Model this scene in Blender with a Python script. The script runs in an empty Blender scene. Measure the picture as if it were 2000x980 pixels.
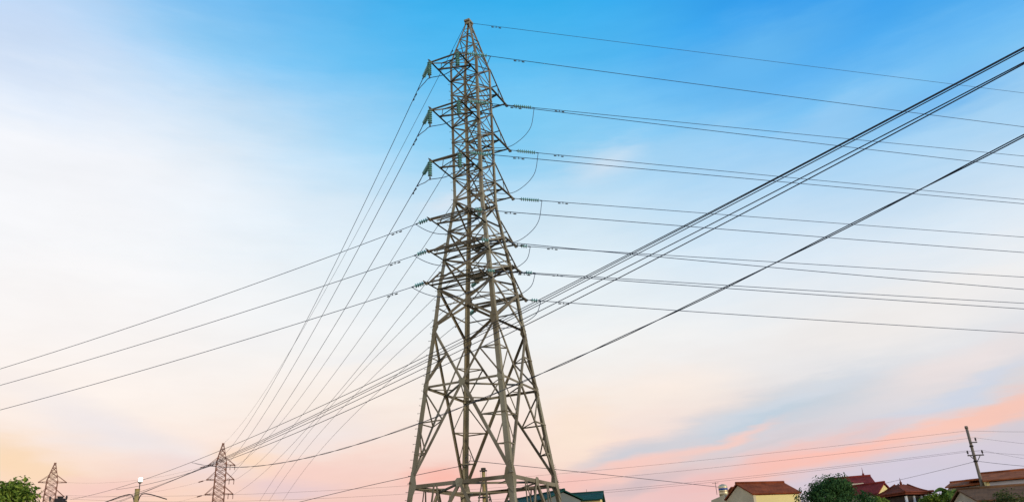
import bpy, bmesh, math, random
from mathutils import Vector, Matrix
random.seed(7)
scene = bpy.context.scene
COL = scene.collection
R = math.radians
V3 = Vector

# ------------------------------------------------------------------ camera
PITCH, ROLL, FPX = R(22.85), R(3.23), 1537.8
CAMZ = 1.6
_c, _s = math.cos(PITCH), math.sin(PITCH)
FWD = V3((0, _c, _s)); UP0 = V3((0, -_s, _c)); RT0 = V3((1, 0, 0))
CRT = RT0 * math.cos(ROLL) - UP0 * math.sin(ROLL)
CUP = RT0 * math.sin(ROLL) + UP0 * math.cos(ROLL)
EYE = V3((0, 0, CAMZ))
cam_d = bpy.data.cameras.new('camera')
cam = bpy.data.objects.new('camera', cam_d); COL.objects.link(cam)
cam_d.sensor_width = 36.0
cam_d.lens = 36.0 * FPX / 2000.0
cam_d.clip_start = 0.1; cam_d.clip_end = 6000
m = Matrix((CRT, CUP, -FWD)).transposed().to_4x4()
m.translation = EYE
cam.matrix_world = m
scene.camera = cam

def ray(px, py):
    """direction of a point of the 2000x980 photograph"""
    return (FWD + CRT * ((px - 1000) / FPX) + CUP * ((490 - py) / FPX)).normalized()
def at(px, py, Y):
    d = ray(px, py); return EYE + d * (Y / d.y)
def at_z(px, py, z):
    d = ray(px, py); return EYE + d * ((z - CAMZ) / d.z)
def pix(p):
    q = p - EYE; Z = q.dot(FWD)
    return (1000 + FPX * q.dot(CRT) / Z, 490 - FPX * q.dot(CUP) / Z)
def z_under(px, py, p):  # the height at which the vertical through p is seen at this pixel row
    d = ray(px, py); t = (V3((p.x, p.y, 0)) - V3((0, 0, 0))).length / V3((d.x, d.y, 0)).length
    return CAMZ + d.z * t
def azel(px, py):
    d = ray(px, py)
    return math.degrees(math.atan2(d.x, d.y)), math.degrees(math.asin(d.z))
def lin(c):
    return tuple(((v / 255) / 12.92 if v <= 10 else ((v / 255 + .055) / 1.055) ** 2.4) for v in c) + (1.0,)

# ------------------------------------------------------------------ sky and sun
SUN_EL, SUN_AZ = R(14), R(128)          # azimuth clockwise from +Y: behind and to the right of the camera
world = bpy.data.worlds.new('World'); scene.world = world
world.use_nodes = True
wt = world.node_tree; wn = wt.nodes; wl = wt.links
wn.clear()
def N(t, **k):
    n = wn.new(t)
    for a, b in k.items(): setattr(n, a, b)
    return n
def math_node(op, a, b=None, clamp=False):
    n = N('ShaderNodeMath', operation=op); n.use_clamp = clamp
    for i, v in enumerate((a, b)):
        if v is None: continue
        if isinstance(v, (int, float)): n.inputs[i].default_value = v
        else: wl.new(v, n.inputs[i])
    return n.outputs[0]
tc = N('ShaderNodeTexCoord'); sx = N('ShaderNodeSeparateXYZ')
wl.new(tc.outputs['Generated'], sx.inputs[0])
az = math_node('MULTIPLY', math_node('ARCTAN2', sx.outputs[0], sx.outputs[1]), 57.29578)
el = math_node('MULTIPLY', math_node('ARCSINE', sx.outputs[2]), 57.29578)
# drifting warp so that cloud edges are uneven
cmb0 = N('ShaderNodeCombineXYZ'); wl.new(az, cmb0.inputs[0]); wl.new(el, cmb0.inputs[1])
nz = N('ShaderNodeTexNoise'); nz.inputs['Scale'].default_value = 0.11; nz.inputs['Detail'].default_value = 6; nz.inputs['Roughness'].default_value = .55
mp0 = N('ShaderNodeMapping'); mp0.inputs['Rotation'].default_value = (0, 0, R(-8)); mp0.inputs['Scale'].default_value = (.55, 1.5, 1)
wl.new(cmb0.outputs[0], mp0.inputs[0]); wl.new(mp0.outputs[0], nz.inputs['Vector'])
wsub = N('ShaderNodeVectorMath', operation='SUBTRACT'); wl.new(nz.outputs['Color'], wsub.inputs[0]); wsub.inputs[1].default_value = (.5, .5, .5)
wmul = N('ShaderNodeVectorMath', operation='MULTIPLY'); wl.new(wsub.outputs[0], wmul.inputs[0]); wmul.inputs[1].default_value = (8, 3.6, 0)
wadd = N('ShaderNodeVectorMath', operation='ADD'); wl.new(cmb0.outputs[0], wadd.inputs[0]); wl.new(wmul.outputs[0], wadd.inputs[1])
nz3 = N('ShaderNodeTexNoise'); nz3.inputs['Scale'].default_value = .75; nz3.inputs['Detail'].default_value = 7; nz3.inputs['Roughness'].default_value = .6
mp3 = N('ShaderNodeMapping'); mp3.inputs['Rotation'].default_value = (0, 0, R(-11)); mp3.inputs['Scale'].default_value = (.22, 1.5, 1)
wl.new(cmb0.outputs[0], mp3.inputs[0]); wl.new(mp3.outputs[0], nz3.inputs['Vector'])
ws3 = N('ShaderNodeVectorMath', operation='SUBTRACT'); wl.new(nz3.outputs['Color'], ws3.inputs[0]); ws3.inputs[1].default_value = (.5, .5, .5)
wm3 = N('ShaderNodeVectorMath', operation='MULTIPLY'); wl.new(ws3.outputs[0], wm3.inputs[0]); wm3.inputs[1].default_value = (3.0, 1.7, 0)
wadd3 = N('ShaderNodeVectorMath', operation='ADD'); wl.new(wadd.outputs[0], wadd3.inputs[0]); wl.new(wm3.outputs[0], wadd3.inputs[1])
UVW = wadd3.outputs[0]
sw = N('ShaderNodeSeparateXYZ'); wl.new(UVW, sw.inputs[0])
def el_ramp(stops):
    mr = N('ShaderNodeMapRange'); mr.inputs[1].default_value = -5; mr.inputs[2].default_value = 75
    wl.new(sw.outputs[1], mr.inputs[0])
    r = N('ShaderNodeValToRGB'); r.color_ramp.interpolation = 'EASE' if False else 'LINEAR'
    e = r.color_ramp.elements
    for i, (d, c) in enumerate(stops):
        x = (d + 5) / 80
        q = e[i] if i < 2 else e.new(x)
        q.position = x; q.color = lin(c)
    wl.new(mr.outputs[0], r.inputs[0]); return r.outputs[0]
def az_mix(a, b, lo, hi):
    mr = N('ShaderNodeMapRange', interpolation_type='SMOOTHSTEP'); mr.inputs[1].default_value = lo; mr.inputs[2].default_value = hi
    wl.new(sw.outputs[0], mr.inputs[0])
    mx = N('ShaderNodeMix', data_type='RGBA'); wl.new(mr.outputs[0], mx.inputs[0]); wl.new(a, mx.inputs[6]); wl.new(b, mx.inputs[7])
    return mx.outputs[2]
SKY_L = [(-5, (205, 170, 165)), (2.5, (255, 200, 168)), (6, (255, 218, 194)), (9, (254, 232, 219)), (12, (255, 243, 235)), (16, (254, 248, 245)), (22, (251, 251, 253)), (28, (247, 249, 254)), (32, (222, 237, 253)), (36, (155, 210, 249)), (45, (70, 165, 236)), (75, (52, 140, 215))]
SKY_C = [(-5, (200, 165, 165)), (3, (240, 198, 198)), (6.5, (249, 207, 196)), (9, (251, 224, 213)), (12, (252, 239, 229)), (16, (246, 246, 245)), (21, (231, 243, 250)), (26, (203, 230, 248)), (31, (142, 210, 248)), (36, (88, 190, 245)), (41, (52, 176, 240)), (75, (45, 130, 212))]
SKY_R = [(-5, (195, 170, 180)), (4, (212, 206, 224)), (7, (216, 207, 216)), (10, (222, 217, 219)), (13, (228, 230, 235)), (16, (241, 241, 242)), (20, (219, 234, 247)), (25, (180, 218, 247)), (29.5, (126, 197, 246)), (33, (78, 173, 243)), (36.5, (48, 158, 239)), (75, (42, 120, 205))]
sky = az_mix(az_mix(el_ramp(SKY_L), el_ramp(SKY_C), -33, -3), el_ramp(SKY_R), 2, 26)
def cloud(px, py, rx, ry, rot, col, amt, soft=1.0):
    """a soft bank of cloud or afterglow: centre and reach in degrees on the sky dome"""
    global sky
    a, e = azel(px, py)
    mp = N('ShaderNodeMapping', vector_type='TEXTURE')
    mp.inputs['Location'].default_value = (a, e, 0); mp.inputs['Rotation'].default_value = (0, 0, R(rot)); mp.inputs['Scale'].default_value = (rx, ry, 1)
    wl.new(UVW, mp.inputs[0])
    g = N('ShaderNodeTexGradient', gradient_type='SPHERICAL'); wl.new(mp.outputs[0], g.inputs[0])
    mr = N('ShaderNodeMapRange', interpolation_type='SMOOTHSTEP'); mr.inputs[1].default_value = 0; mr.inputs[2].default_value = soft; mr.inputs[4].default_value = amt
    wl.new(g.outputs[1], mr.inputs[0])
    mx = N('ShaderNodeMix', data_type='RGBA'); wl.new(mr.outputs[0], mx.inputs[0]); wl.new(sky, mx.inputs[6]); mx.inputs[7].default_value = lin(col)
    sky = mx.outputs[2]
CLOUDS = [
    # px, py, reach az, reach el, tilt, colour, amount, softness
    (20, 25, 15, 7, 0, (208, 222, 247), .7, 1),
    (1185, 312, 5, 1.9, 3, (226, 235, 246), .62, 1),
    (1350, 280, 8, 2.5, 8, (165, 212, 245), .35, 1),
    (1020, 260, 8, 4.5, 0, (100, 198, 245), .35, 1),
    (1850, 730, 10, 2.2, 10, (252, 234, 228), .7, 1),
    (1700, 640, 14, 3, 3, (250, 243, 238), .6, 1),
    (1470, 822, 14, 2.5, 13, (190, 210, 226), .85, 1),
    (1750, 790, 12, 2.5, 10, (214, 217, 226), .6, 1),
    (1120, 850, 4.5, 3.8, 15, (255, 234, 216), .85, .9),
    (1300, 755, 8, 2.6, 10, (254, 238, 226), .6, 1),
    (1230, 885, 6, 1.3, 14, (204, 208, 218), .8, 1),
    (1250, 913, 7.5, 1.0, 13, (254, 206, 194), .85, 1),
    (1400, 868, 5.5, .75, 13, (255, 208, 195), .75, 1),
    (1640, 884, 14.5, 1.5, 10.5, (255, 197, 181), .95, 1),
    (1560, 905, 9, .9, 9, (255, 192, 180), .5, 1),
    (1720, 846, 9, .55, 11, (206, 208, 218), .6, 1),
    (1500, 872, 6, .5, 12, (210, 206, 212), .5, 1),
    (1780, 905, 8, .6, 9, (216, 206, 222), .6, 1),
    (1900, 760, 9, .8, 12, (200, 216, 238), .55, 1),
    (1860, 800, 8, .6, 12, (226, 220, 226), .5, 1),
    (1560, 770, 10, .8, 12, (218, 224, 234), .5, 1),
    (980, 640, 9, 1.2, 8, (250, 246, 244), .4, 1),
    (560, 640, 9, 1.3, 10, (250, 248, 248), .5, 1),
    (700, 700, 7, 1.0, 10, (238, 240, 244), .4, 1),
    (1500, 90, 11, 4, 8, (118, 195, 245), .55, 1),
    (1650, 215, 9, 1.4, 12, (160, 208, 246), .4, 1),
    (1850, 180, 8, 2, 5, (92, 176, 242), .5, 1),
    (860, 400, 3.5, 1.2, 20, (232, 236, 244), .5, 1),
    (1930, 805, 8, 1.1, 11, (255, 202, 184), .85, .8),
    (1350, 955, 6, .9, 6, (246, 192, 190), .5, 1),
    (1130, 944, 3.4, 1.3, 4, (250, 190, 182), .45, 1),
    (1250, 948, 6, .9, 8, (210, 192, 198), .75, 1),
    (860, 940, 4, 1.5, 0, (255, 182, 166), .7, 1),
    (600, 925, 8, 1.7, 3, (250, 208, 200), .5, 1),
    (560, 965, 6, 1.2, 2, (224, 204, 216), .6, 1),
    (600, 850, 7, 2.0, 6, (236, 230, 233), .5, 1),
    (450, 905, 3.5, 2.2, 0, (255, 218, 184), .8, 1),
    (230, 845, 11, 2.3, -20, (238, 232, 235), .75, 1),
    (350, 930, 6, 1.8, -5, (238, 218, 220), .6, 1),
    (30, 905, 5, 2.4, -25, (255, 218, 170), .6, 1),
    (180, 965, 5, 1.2, 0, (250, 204, 200), .6, 1),
]
for c in CLOUDS: cloud(*c)
# fine uneven brightness, like thin high cloud
nz2 = N('ShaderNodeTexNoise'); nz2.inputs['Scale'].default_value = .22; nz2.inputs['Detail'].default_value = 8; nz2.inputs['Roughness'].default_value = .6
mp2 = N('ShaderNodeMapping'); mp2.inputs['Rotation'].default_value = (0, 0, R(-9)); mp2.inputs['Scale'].default_value = (.35, 1.2, 1)
wl.new(cmb0.outputs[0], mp2.inputs[0]); wl.new(mp2.outputs[0], nz2.inputs['Vector'])
mr2 = N('ShaderNodeMapRange'); mr2.inputs[1].default_value = .3; mr2.inputs[2].default_value = .7; mr2.inputs[3].default_value = .968; mr2.inputs[4].default_value = 1.032
wl.new(nz2.outputs[0], mr2.inputs[0])
vm = N('ShaderNodeVectorMath', operation='SCALE'); wl.new(sky, vm.inputs[0]); wl.new(mr2.outputs[0], vm.inputs[3])
nish = N('ShaderNodeTexSky', sky_type='NISHITA'); nish.sun_disc = False; nish.sun_elevation = SUN_EL; nish.sun_rotation = SUN_AZ
bgA = N('ShaderNodeBackground'); wl.new(nish.outputs[0], bgA.inputs[0]); bgA.inputs[1].default_value = 0.05
bgB = N('ShaderNodeBackground'); wl.new(vm.outputs[0], bgB.inputs[0]); bgB.inputs[1].default_value = 1.0
mixs = N('ShaderNodeMixShader'); mixs.inputs[0].default_value = .97
wl.new(bgA.outputs[0], mixs.inputs[1]); wl.new(bgB.outputs[0], mixs.inputs[2])
wo = N('ShaderNodeOutputWorld'); wl.new(mixs.outputs[0], wo.inputs[0])

sd = bpy.data.lights.new('sun', 'SUN'); sd.energy = 2.3; sd.angle = R(10); sd.color = (1.0, .86, .68)
sun = bpy.data.objects.new('sun', sd); COL.objects.link(sun)
sdir = V3((math.sin(SUN_AZ) * math.cos(SUN_EL), math.cos(SUN_AZ) * math.cos(SUN_EL), math.sin(SUN_EL)))
sun.rotation_euler = sdir.to_track_quat('Z', 'Y').to_euler(); sun.location = (30, -30, 40)
vs = scene.view_settings
vs.view_transform = 'Standard'; vs.look = 'None'; vs.gamma = 1; vs.exposure = 0; vs.use_curve_mapping = False

# ------------------------------------------------------------------ materials
def mat(name, col, rough=.7, metal=0, var=.25, scale=3.0, bump=0, spec=.4, second=None, stretch=(1, 1, 1)):
    M = bpy.data.materials.new(name); M.use_nodes = True
    t = M.node_tree; b = t.nodes['Principled BSDF']
    b.inputs['Roughness'].default_value = rough; b.inputs['Metallic'].default_value = metal
    b.inputs['Specular IOR Level'].default_value = spec
    tcn = t.nodes.new('ShaderNodeTexCoord'); mpn = t.nodes.new('ShaderNodeMapping'); mpn.inputs['Scale'].default_value = stretch
    n = t.nodes.new('ShaderNodeTexNoise'); n.inputs['Scale'].default_value = scale; n.inputs['Detail'].default_value = 6
    t.links.new(tcn.outputs['Object'], mpn.inputs[0]); t.links.new(mpn.outputs[0], n.inputs['Vector'])
    r = t.nodes.new('ShaderNodeValToRGB'); e = r.color_ramp.elements
    e[0].position = .3; e[1].position = .7
    c2 = second if second else tuple(min(1, v * (1 + var)) for v in col)
    e[0].color = tuple(v * (1 - var) for v in col) + (1,); e[1].color = tuple(c2) + (1,)
    t.links.new(n.outputs[0], r.inputs[0]); t.links.new(r.outputs[0], b.inputs['Base Color'])
    if bump:
        bp = t.nodes.new('ShaderNodeBump'); bp.inputs['Strength'].default_value = bump; bp.inputs['Distance'].default_value = .02
        t.links.new(n.outputs[0], bp.inputs['Height']); t.links.new(bp.outputs[0], b.inputs['Normal'])
    return M
def tile_mat(name, col, pitch=.28):
    M = mat(name, col, .85, var=.28, scale=1.4, spec=.12)
    t = M.node_tree; b = t.nodes['Principled BSDF']
    src = b.inputs['Base Color'].links[0].from_socket
    tcn = t.nodes.new('ShaderNodeTexCoord')
    br = t.nodes.new('ShaderNodeTexBrick'); br.inputs['Scale'].default_value = 1; br.inputs['Brick Width'].default_value = pitch; br.inputs['Row Height'].default_value = pitch * 1.1
    br.inputs['Mortar Size'].default_value = .02; br.inputs['Color1'].default_value = (1, 1, 1, 1); br.inputs['Color2'].default_value = (.92, .90, .89, 1); br.inputs['Mortar'].default_value = (.78, .76, .75, 1)
    t.links.new(tcn.outputs['UV'], br.inputs['Vector'])
    mx = t.nodes.new('ShaderNodeMix'); mx.data_type = 'RGBA'; mx.blend_type = 'MULTIPLY'; mx.inputs[0].default_value = .8
    t.links.new(src, mx.inputs[6]); t.links.new(br.outputs[0], mx.inputs[7]); t.links.new(mx.outputs[2], b.inputs['Base Color'])
    bp = t.nodes.new('ShaderNodeBump'); bp.inputs['Strength'].default_value = .6; bp.inputs['Distance'].default_value = .03
    t.links.new(br.outputs[1], bp.inputs['Height']); bp.invert = True; t.links.new(bp.outputs[0], b.inputs['Normal'])
    return M
def leaf_mat(name, dark, light):
    M = bpy.data.materials.new(name); M.use_nodes = True
    t = M.node_tree; b = t.nodes['Principled BSDF']; b.inputs['Roughness'].default_value = .7; b.inputs['Specular IOR Level'].default_value = .08
    g = t.nodes.new('ShaderNodeNewGeometry'); r = t.nodes.new('ShaderNodeValToRGB'); e = r.color_ramp.elements
    e[0].color = dark + (1,); e[1].color = light + (1,)
    t.links.new(g.outputs['Random Per Island'], r.inputs[0]); t.links.new(r.outputs[0], b.inputs['Base Color'])
    tr = t.nodes.new('ShaderNodeBsdfTranslucent'); t.links.new(r.outputs[0], tr.inputs[0])
    mx = t.nodes.new('ShaderNodeMixShader'); mx.inputs[0].default_value = .3
    o = [n for n in t.nodes if n.type == 'OUTPUT_MATERIAL'][0]
    t.links.new(b.outputs[0], mx.inputs[1]); t.links.new(tr.outputs[0], mx.inputs[2]); t.links.new(mx.outputs[0], o.inputs[0])
    return M
M = dict(
    leg=mat('weathered_leg_steel', (.215, .168, .09), .74, .05, .25, .9, .2, .25, (.345, .315, .215), (1, 1, .35)),
    brace=mat('weathered_brace_steel', (.18, .132, .076), .76, .05, .35, .8, .15, .25, (.29, .25, .165)),
    arm=mat('shaded_arm_steel', (.115, .088, .056), .76, .05, .35, .8, .15, .25, (.20, .165, .11)),  # brace steel darkened, the shade on the arms' undersides put into the colour
    bolt=mat('bolt_steel', (.12, .11, .10), .6, .3),
    far_steel=mat('far_pylon_steel', (.25, .115, .075), .8, 0, .2, .6),
    disc=mat('green_glass', (.20, .46, .40), .2, 0, .2, 6, 0, .6, (.32, .60, .52)),
    hard=mat('insulator_fitting', (.07, .08, .08), .5, .4),
    wire=mat('conductor_aluminium', (.05, .075, .13), .6, .2, .3, 1.5),
    farwire=mat('distant_wire', (.12, .09, .09), .7, 0, .2, .4),
    cable=mat('black_cable', (.035, .040, .055), .6, 0, .3, 4),
    conc=mat('pole_concrete', (.19, .16, .12), .9, 0, .3, 2, .2),
    litconc=mat('lit_pole_concrete', (.34, .26, .10), .9, 0, .3, 2, .2),  # pole concrete with the yellowish light put into its colour
    darkmetal=mat('dark_metal', (.035, .03, .03), .6, .3),
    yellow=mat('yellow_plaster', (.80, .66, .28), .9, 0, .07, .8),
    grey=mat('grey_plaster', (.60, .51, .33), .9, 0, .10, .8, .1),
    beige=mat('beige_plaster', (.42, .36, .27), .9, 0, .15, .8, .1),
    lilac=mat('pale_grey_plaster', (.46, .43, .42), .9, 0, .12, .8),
    teal_wall=mat('grey_green_cladding', (.13, .15, .14), .8, 0, .15, .8),
    red=tile_mat('red_brown_tiles', (.26, .062, .02)),
    maroon=tile_mat('maroon_tiles', (.23, .032, .024)),
    rust=tile_mat('rust_tiles', (.36, .105, .036)),
    brown=tile_mat('old_brown_tiles', (.165, .085, .04)),
    pav=tile_mat('dark_red_tiles', (.19, .05, .026)),
    teal=tile_mat('teal_metal_sheet', (.015, .075, .058), .6),
    trim=mat('pale_trim', (.62, .55, .40), .8, 0, .1),
    white=mat('white_post', (.72, .70, .65), .7, 0, .08),
    glass=mat('dark_window_glass', (.03, .035, .04), .15, 0, .2, 2, 0, .6),
    dark=mat('pavilion_shade', (.04, .028, .02), .8, 0, .3),  # near-black colour for the shade under the pavilion roof
    tank=mat('stainless_tank', (.66, .54, .32), .42, .55, .2, 3),
    band=mat('blue_label_band', (.03, .09, .30), .5, 0, .1),
    trunk=mat('bark', (.11, .085, .06), .9, 0, .35, 5, .4, .2, None, (1, 1, .3)),
    leafA=leaf_mat('broad_leaves', (.06, .12, .014), (.28, .36, .055)),
    leafB=leaf_mat('dark_leaves', (.035, .085, .022), (.075, .155, .045)),
    leafC=leaf_mat('olive_leaves', (.035, .055, .014), (.14, .15, .045)),
    grass=mat('grass_ground', (.06, .085, .03), .95, 0, .4, .3, .3, .2, (.13, .12, .06)),
    asphalt=mat('asphalt', (.05, .05, .052), .9, 0, .3, 2, .2),
    foot=mat('footing_concrete', (.35, .33, .30), .9, 0, .2, 2, .2),
)
def emis(name, col, st):
    Mx = bpy.data.materials.new(name); Mx.use_nodes = True; b = Mx.node_tree.nodes['Principled BSDF']
    b.inputs['Base Color'].default_value = col + (1,); b.inputs['Emission Color'].default_value = col + (1,); b.inputs['Emission Strength'].default_value = st
    return Mx
M['lamp'] = emis('lit_lamp', (1, .93, .74), 6)
M['litwin'] = emis('lit_window', (1, .62, .12), 1.1)

# ------------------------------------------------------------------ mesh builder
def tag(o, label=None, cat=None, group=None, kind=None):
    if label: o['label'] = label
    if cat: o['category'] = cat
    if group: o['group'] = group
    if kind: o['kind'] = kind
    return o
def empty(name, loc, label=None, cat=None, group=None):
    o = bpy.data.objects.new(name, None); COL.objects.link(o); o.location = loc; o.empty_display_size = .5
    return tag(o, label, cat, group)
_k = [0]
class MB:
    def __init__(s): s.v = []; s.f = []; s.sm = []; s.uv = []
    def add(s, vs, fs, smooth=False, uvs=None):
        n = len(s.v); s.v += [V3(p) for p in vs]
        for i, f in enumerate(fs):
            s.f.append([n + j for j in f]); s.sm.append(smooth); s.uv.append(uvs[i] if uvs else None)
    def prof(s, a, b, pts, e1, e2):
        n = len(pts)
        s.add([a + e1 * x + e2 * y for x, y in pts] + [b + e1 * x + e2 * y for x, y in pts],
              [list(range(n))[::-1], [n + i for i in range(n)]] + [[i, (i + 1) % n, n + (i + 1) % n, n + i] for i in range(n)])
    def angle(s, a, b, w, out, t=None, flip=1):
        """an L-section steel member: one flange in the face, one turned inwards"""
        _k[0] += 1; w *= .68
        t = t or max(.016, w * .13)
        d = (b - a).normalized(); e1 = d.cross(out)
        if e1.length < 1e-4: e1 = d.orthogonal()
        e1.normalize(); e1 *= flip; e2 = e1.cross(d).normalized()
        if e2.dot(out) > 0: e2 = -e2
        off = -e2 * (.0021 * (_k[0] % 17)); h = w / 2
        a = a + off; b = b + off
        s.prof(a, b, [(-h, 0), (h, 0), (h, t), (-h + t, t), (-h + t, w * .8), (-h, w * .8)], e1, e2)
    def bar(s, a, b, w, h=None, up=V3((0, 0, 1))):
        d = (b - a).normalized(); e1 = d.cross(up)
        if e1.length < 1e-3: e1 = d.cross(V3((1, 0, 0)))
        e1.normalize(); e2 = e1.cross(d).normalized(); w = w / 2; h = (h / 2) if h else w
        s.prof(a, b, [(-w, -h), (w, -h), (w, h), (-w, h)], e1, e2)
    def tube(s, pts, r, n=6, r2=None, smooth=True, caps=True):
        m = len(pts); vs = []; e1 = None
        for i, p in enumerate(pts):
            d = (pts[min(i + 1, m - 1)] - pts[max(i - 1, 0)]).normalized()
            if e1 is None: e1 = d.orthogonal().normalized()
            else: e1 = (e1 - d * e1.dot(d)).normalized()
            e2 = d.cross(e1); rr = r if r2 is None else r + (r2 - r) * i / (m - 1)
            vs += [p + (e1 * math.cos(6.28319 * k / n) + e2 * math.sin(6.28319 * k / n)) * rr for k in range(n)]
        fs = [[i * n + k, i * n + (k + 1) % n, (i + 1) * n + (k + 1) % n, (i + 1) * n + k] for i in range(m - 1) for k in range(n)]
        if caps: fs += [list(range(n))[::-1], [(m - 1) * n + k for k in range(n)]]
        s.add(vs, fs, smooth)
    def lathe(s, p, d, prof, n=12):
        """rings of (distance along d, radius) about p"""
        d = d.normalized(); e1 = d.orthogonal().normalized(); e2 = d.cross(e1); vs = []
        for h, r in prof: vs += [p + d * h + (e1 * math.cos(6.28319 * k / n) + e2 * math.sin(6.28319 * k / n)) * max(r, .0015) for k in range(n)]
        m = len(prof)
        s.add(vs, [[i * n + k, i * n + (k + 1) % n, (i + 1) * n + (k + 1) % n, (i + 1) * n + k] for i in range(m - 1) for k in range(n)] + [list(range(n))[::-1], [(m - 1) * n + k for k in range(n)]], True)
    def box(s, c, sx, sy, sz, ex=V3((1, 0, 0)), ey=V3((0, 1, 0)), ez=V3((0, 0, 1))):
        c = V3(c); s.prof(c - ez * sz / 2, c + ez * sz / 2, [(-sx / 2, -sy / 2), (sx / 2, -sy / 2), (sx / 2, sy / 2), (-sx / 2, sy / 2)], ex, ey)
    def slab(s, q, t):
        """a flat polygon given thickness t downwards along its normal, with uv in metres"""
        q = [V3(p) for p in q]; nrm = (q[1] - q[0]).cross(q[2] - q[0]).normalized()
        if nrm.z < 0: q = q[::-1]; nrm = -nrm
        ex = (q[1] - q[0]).normalized(); ey = nrm.cross(ex); n = len(q)
        uv = [((p - q[0]).dot(ex), (p - q[0]).dot(ey)) for p in q]
        lo = [p - nrm * t for p in q]
        s.add(q + lo, [list(range(n)), [n + i for i in range(n)][::-1]] + [[i, n + i, n + (i + 1) % n, (i + 1) % n] for i in range(n)], False,
              [uv, uv[::-1]] + [[(0, 0), (0, t), (1, t), (1, 0)]] * n)
    def wallpoly(s, q, t, inward):
        q = [V3(p) for p in q]; n = len(q); lo = [p + inward * t for p in q]
        s.add(q + lo, [list(range(n)), [n + i for i in range(n)][::-1]] + [[i, n + i, n + (i + 1) % n, (i + 1) % n] for i in range(n)])
    def build(s, name, material, parent=None, origin=None):
        if origin is None: origin = V3(parent['_o']) if parent and '_o' in parent else (V3((0, 0, 0)) if parent else s.v[0].copy())
        me = bpy.data.meshes.new(name)
        me.from_pydata([p - origin for p in s.v], [], s.f)
        me.polygons.foreach_set('use_smooth', s.sm)
        if any(u for u in s.uv):
            ul = me.uv_layers.new(name='UVMap'); i = 0
            for f, u in zip(s.f, s.uv):
                for j in range(len(f)):
                    if u: ul.data[i].uv = u[j]
                    i += 1
        bm = bmesh.new(); bm.from_mesh(me); bmesh.ops.recalc_face_normals(bm, faces=bm.faces); bm.to_mesh(me); bm.free()
        me.materials.append(material)
        o = bpy.data.objects.new(name, me); COL.objects.link(o)
        if parent: o.parent = parent
        else: o.location = origin
        return o
class Thing:
    """an Empty at the base of a thing; its parts are built in world space and parented to it"""
    def __init__(s, name, loc, label, cat, group=None):
        s.loc = V3(loc); s.o = empty(name, s.loc, label, cat, group)
    def part(s, mb, name, material, under=None):
        return mb.build(name, material, under or s.o, s.loc)

# ------------------------------------------------------------------ ground
g = MB(); S = 1600
g.add([(-S, -200, 0), (S, -200, 0), (S, 2400, 0), (-S, 2400, 0)], [[0, 1, 2, 3]])
tag(g.build('ground', M['grass'], None, V3((0, 0, 0))), 'flat grassy ground under the pylons and houses', 'ground', None, 'structure')
rd = MB(); rd.add([(-200, 4, .004), (200, 14, .004), (200, 19, .004), (-200, 9, .004)], [[0, 1, 2, 3]])
tag(rd.build('road', M['asphalt'], None, V3((0, 0, 0))), 'narrow asphalt lane crossing in front of the pylon', 'road', None, 'structure')

# ------------------------------------------------------------------ the big pylon
TX, TY, PHI = -2.155, 45.0, R(65.8)
TB = V3((TX, TY, 0))
U = V3((-math.cos(PHI), -math.sin(PHI), 0)); W = V3((math.sin(PHI), -math.cos(PHI), 0)); Zv = V3((0, 0, 1))
SIGN = dict(L=(1, -1), F=(1, 1), B=(-1, -1), R=(-1, 1))
PROFILE = [(0, 3.76), (6.6, 3.05), (12.0, 2.45), (15.5, 2.05), (17.985, 1.81), (24.0, 1.03), (34.45, 1.03), (38.2, .13)]
def half(z):
    for (a, p), (b, q) in zip(PROFILE, PROFILE[1:]):
        if z <= b: return p + (q - p) * (z - a) / (b - a)
    return PROFILE[-1][1]
def P(n, z):
    u, v = SIGN[n]; h = half(z); return TB + U * (u * h) + W * (v * h) + Zv * z
FACES = [('L', 'F', U), ('F', 'R', W), ('R', 'B', -U), ('B', 'L', -W)]
LEVELS = {1: (32.955, 3.596, 3.36), 2: (29.333, 3.613, 3.49), 3: (25.598, 3.689, 3.53), 4: (21.823, 3.479, 2.93), 5: (19.901, 3.257, 2.87), 6: (17.985, 3.146, 2.89)}
py = Thing('transmission_pylon', TB, 'tall brown steel lattice pylon with six tiers of cross arms', 'pylon')
for n in 'LFRB':
    u, v = SIGN[n]; mb = MB()
    zs = [-.1, 6.6, 12, 15.5, 17.985, 24, 34.45, 38.2]; ws = [.30, .29, .26, .25, .23, .20, .15, .09]
    vsx = []
    e1, e2 = U * -u, W * -v
    for z, w in zip(zs, ws):
        p = P(n, max(z, 0)); p.z = z; t = w * .16
        vsx += [p + e1 * x + e2 * y for x, y in [(0, 0), (w, 0), (w, t), (t, t), (t, w), (0, w)]]
    k = len(zs)
    mb.add(vsx, [[0, 1, 2, 3, 4, 5], [6 * (k - 1) + i for i in range(6)][::-1]] + [[6 * j + i, 6 * j + (i + 1) % 6, 6 * j + 6 + (i + 1) % 6, 6 * j + 6 + i] for j in range(k - 1) for i in range(6)])
    lg = py.part(mb, 'leg', M['leg'])
    ft = MB(); b0 = P(n, 0); ft.box(b0 + Zv * .2, 1.0, 1.0, .5)
    py.part(ft, 'footing', M['foot'], lg)

def panel(z0, z1, wd, wh=None, heavy=None, name='bracing_panel', dz=0.0, single=False):
    """X bracing on the four faces between two heights, with the horizontals at the top"""
    mb = MB()
    for a, b, out in FACES:
        w = wd
        if not (single and a == 'B'): mb.angle(P(a, z0 + dz), P(b, z1), heavy if (heavy and a == 'L') else w, out)
        if not (single and a == 'R'): mb.angle(P(b, z0 + dz), P(a, z1), w * (.8 if single and a == 'L' else 1), out, flip=-1)
        if wh: mb.angle(P(a, z1), P(b, z1), wh, out)
    return py.part(mb, name, M['brace'])
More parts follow.
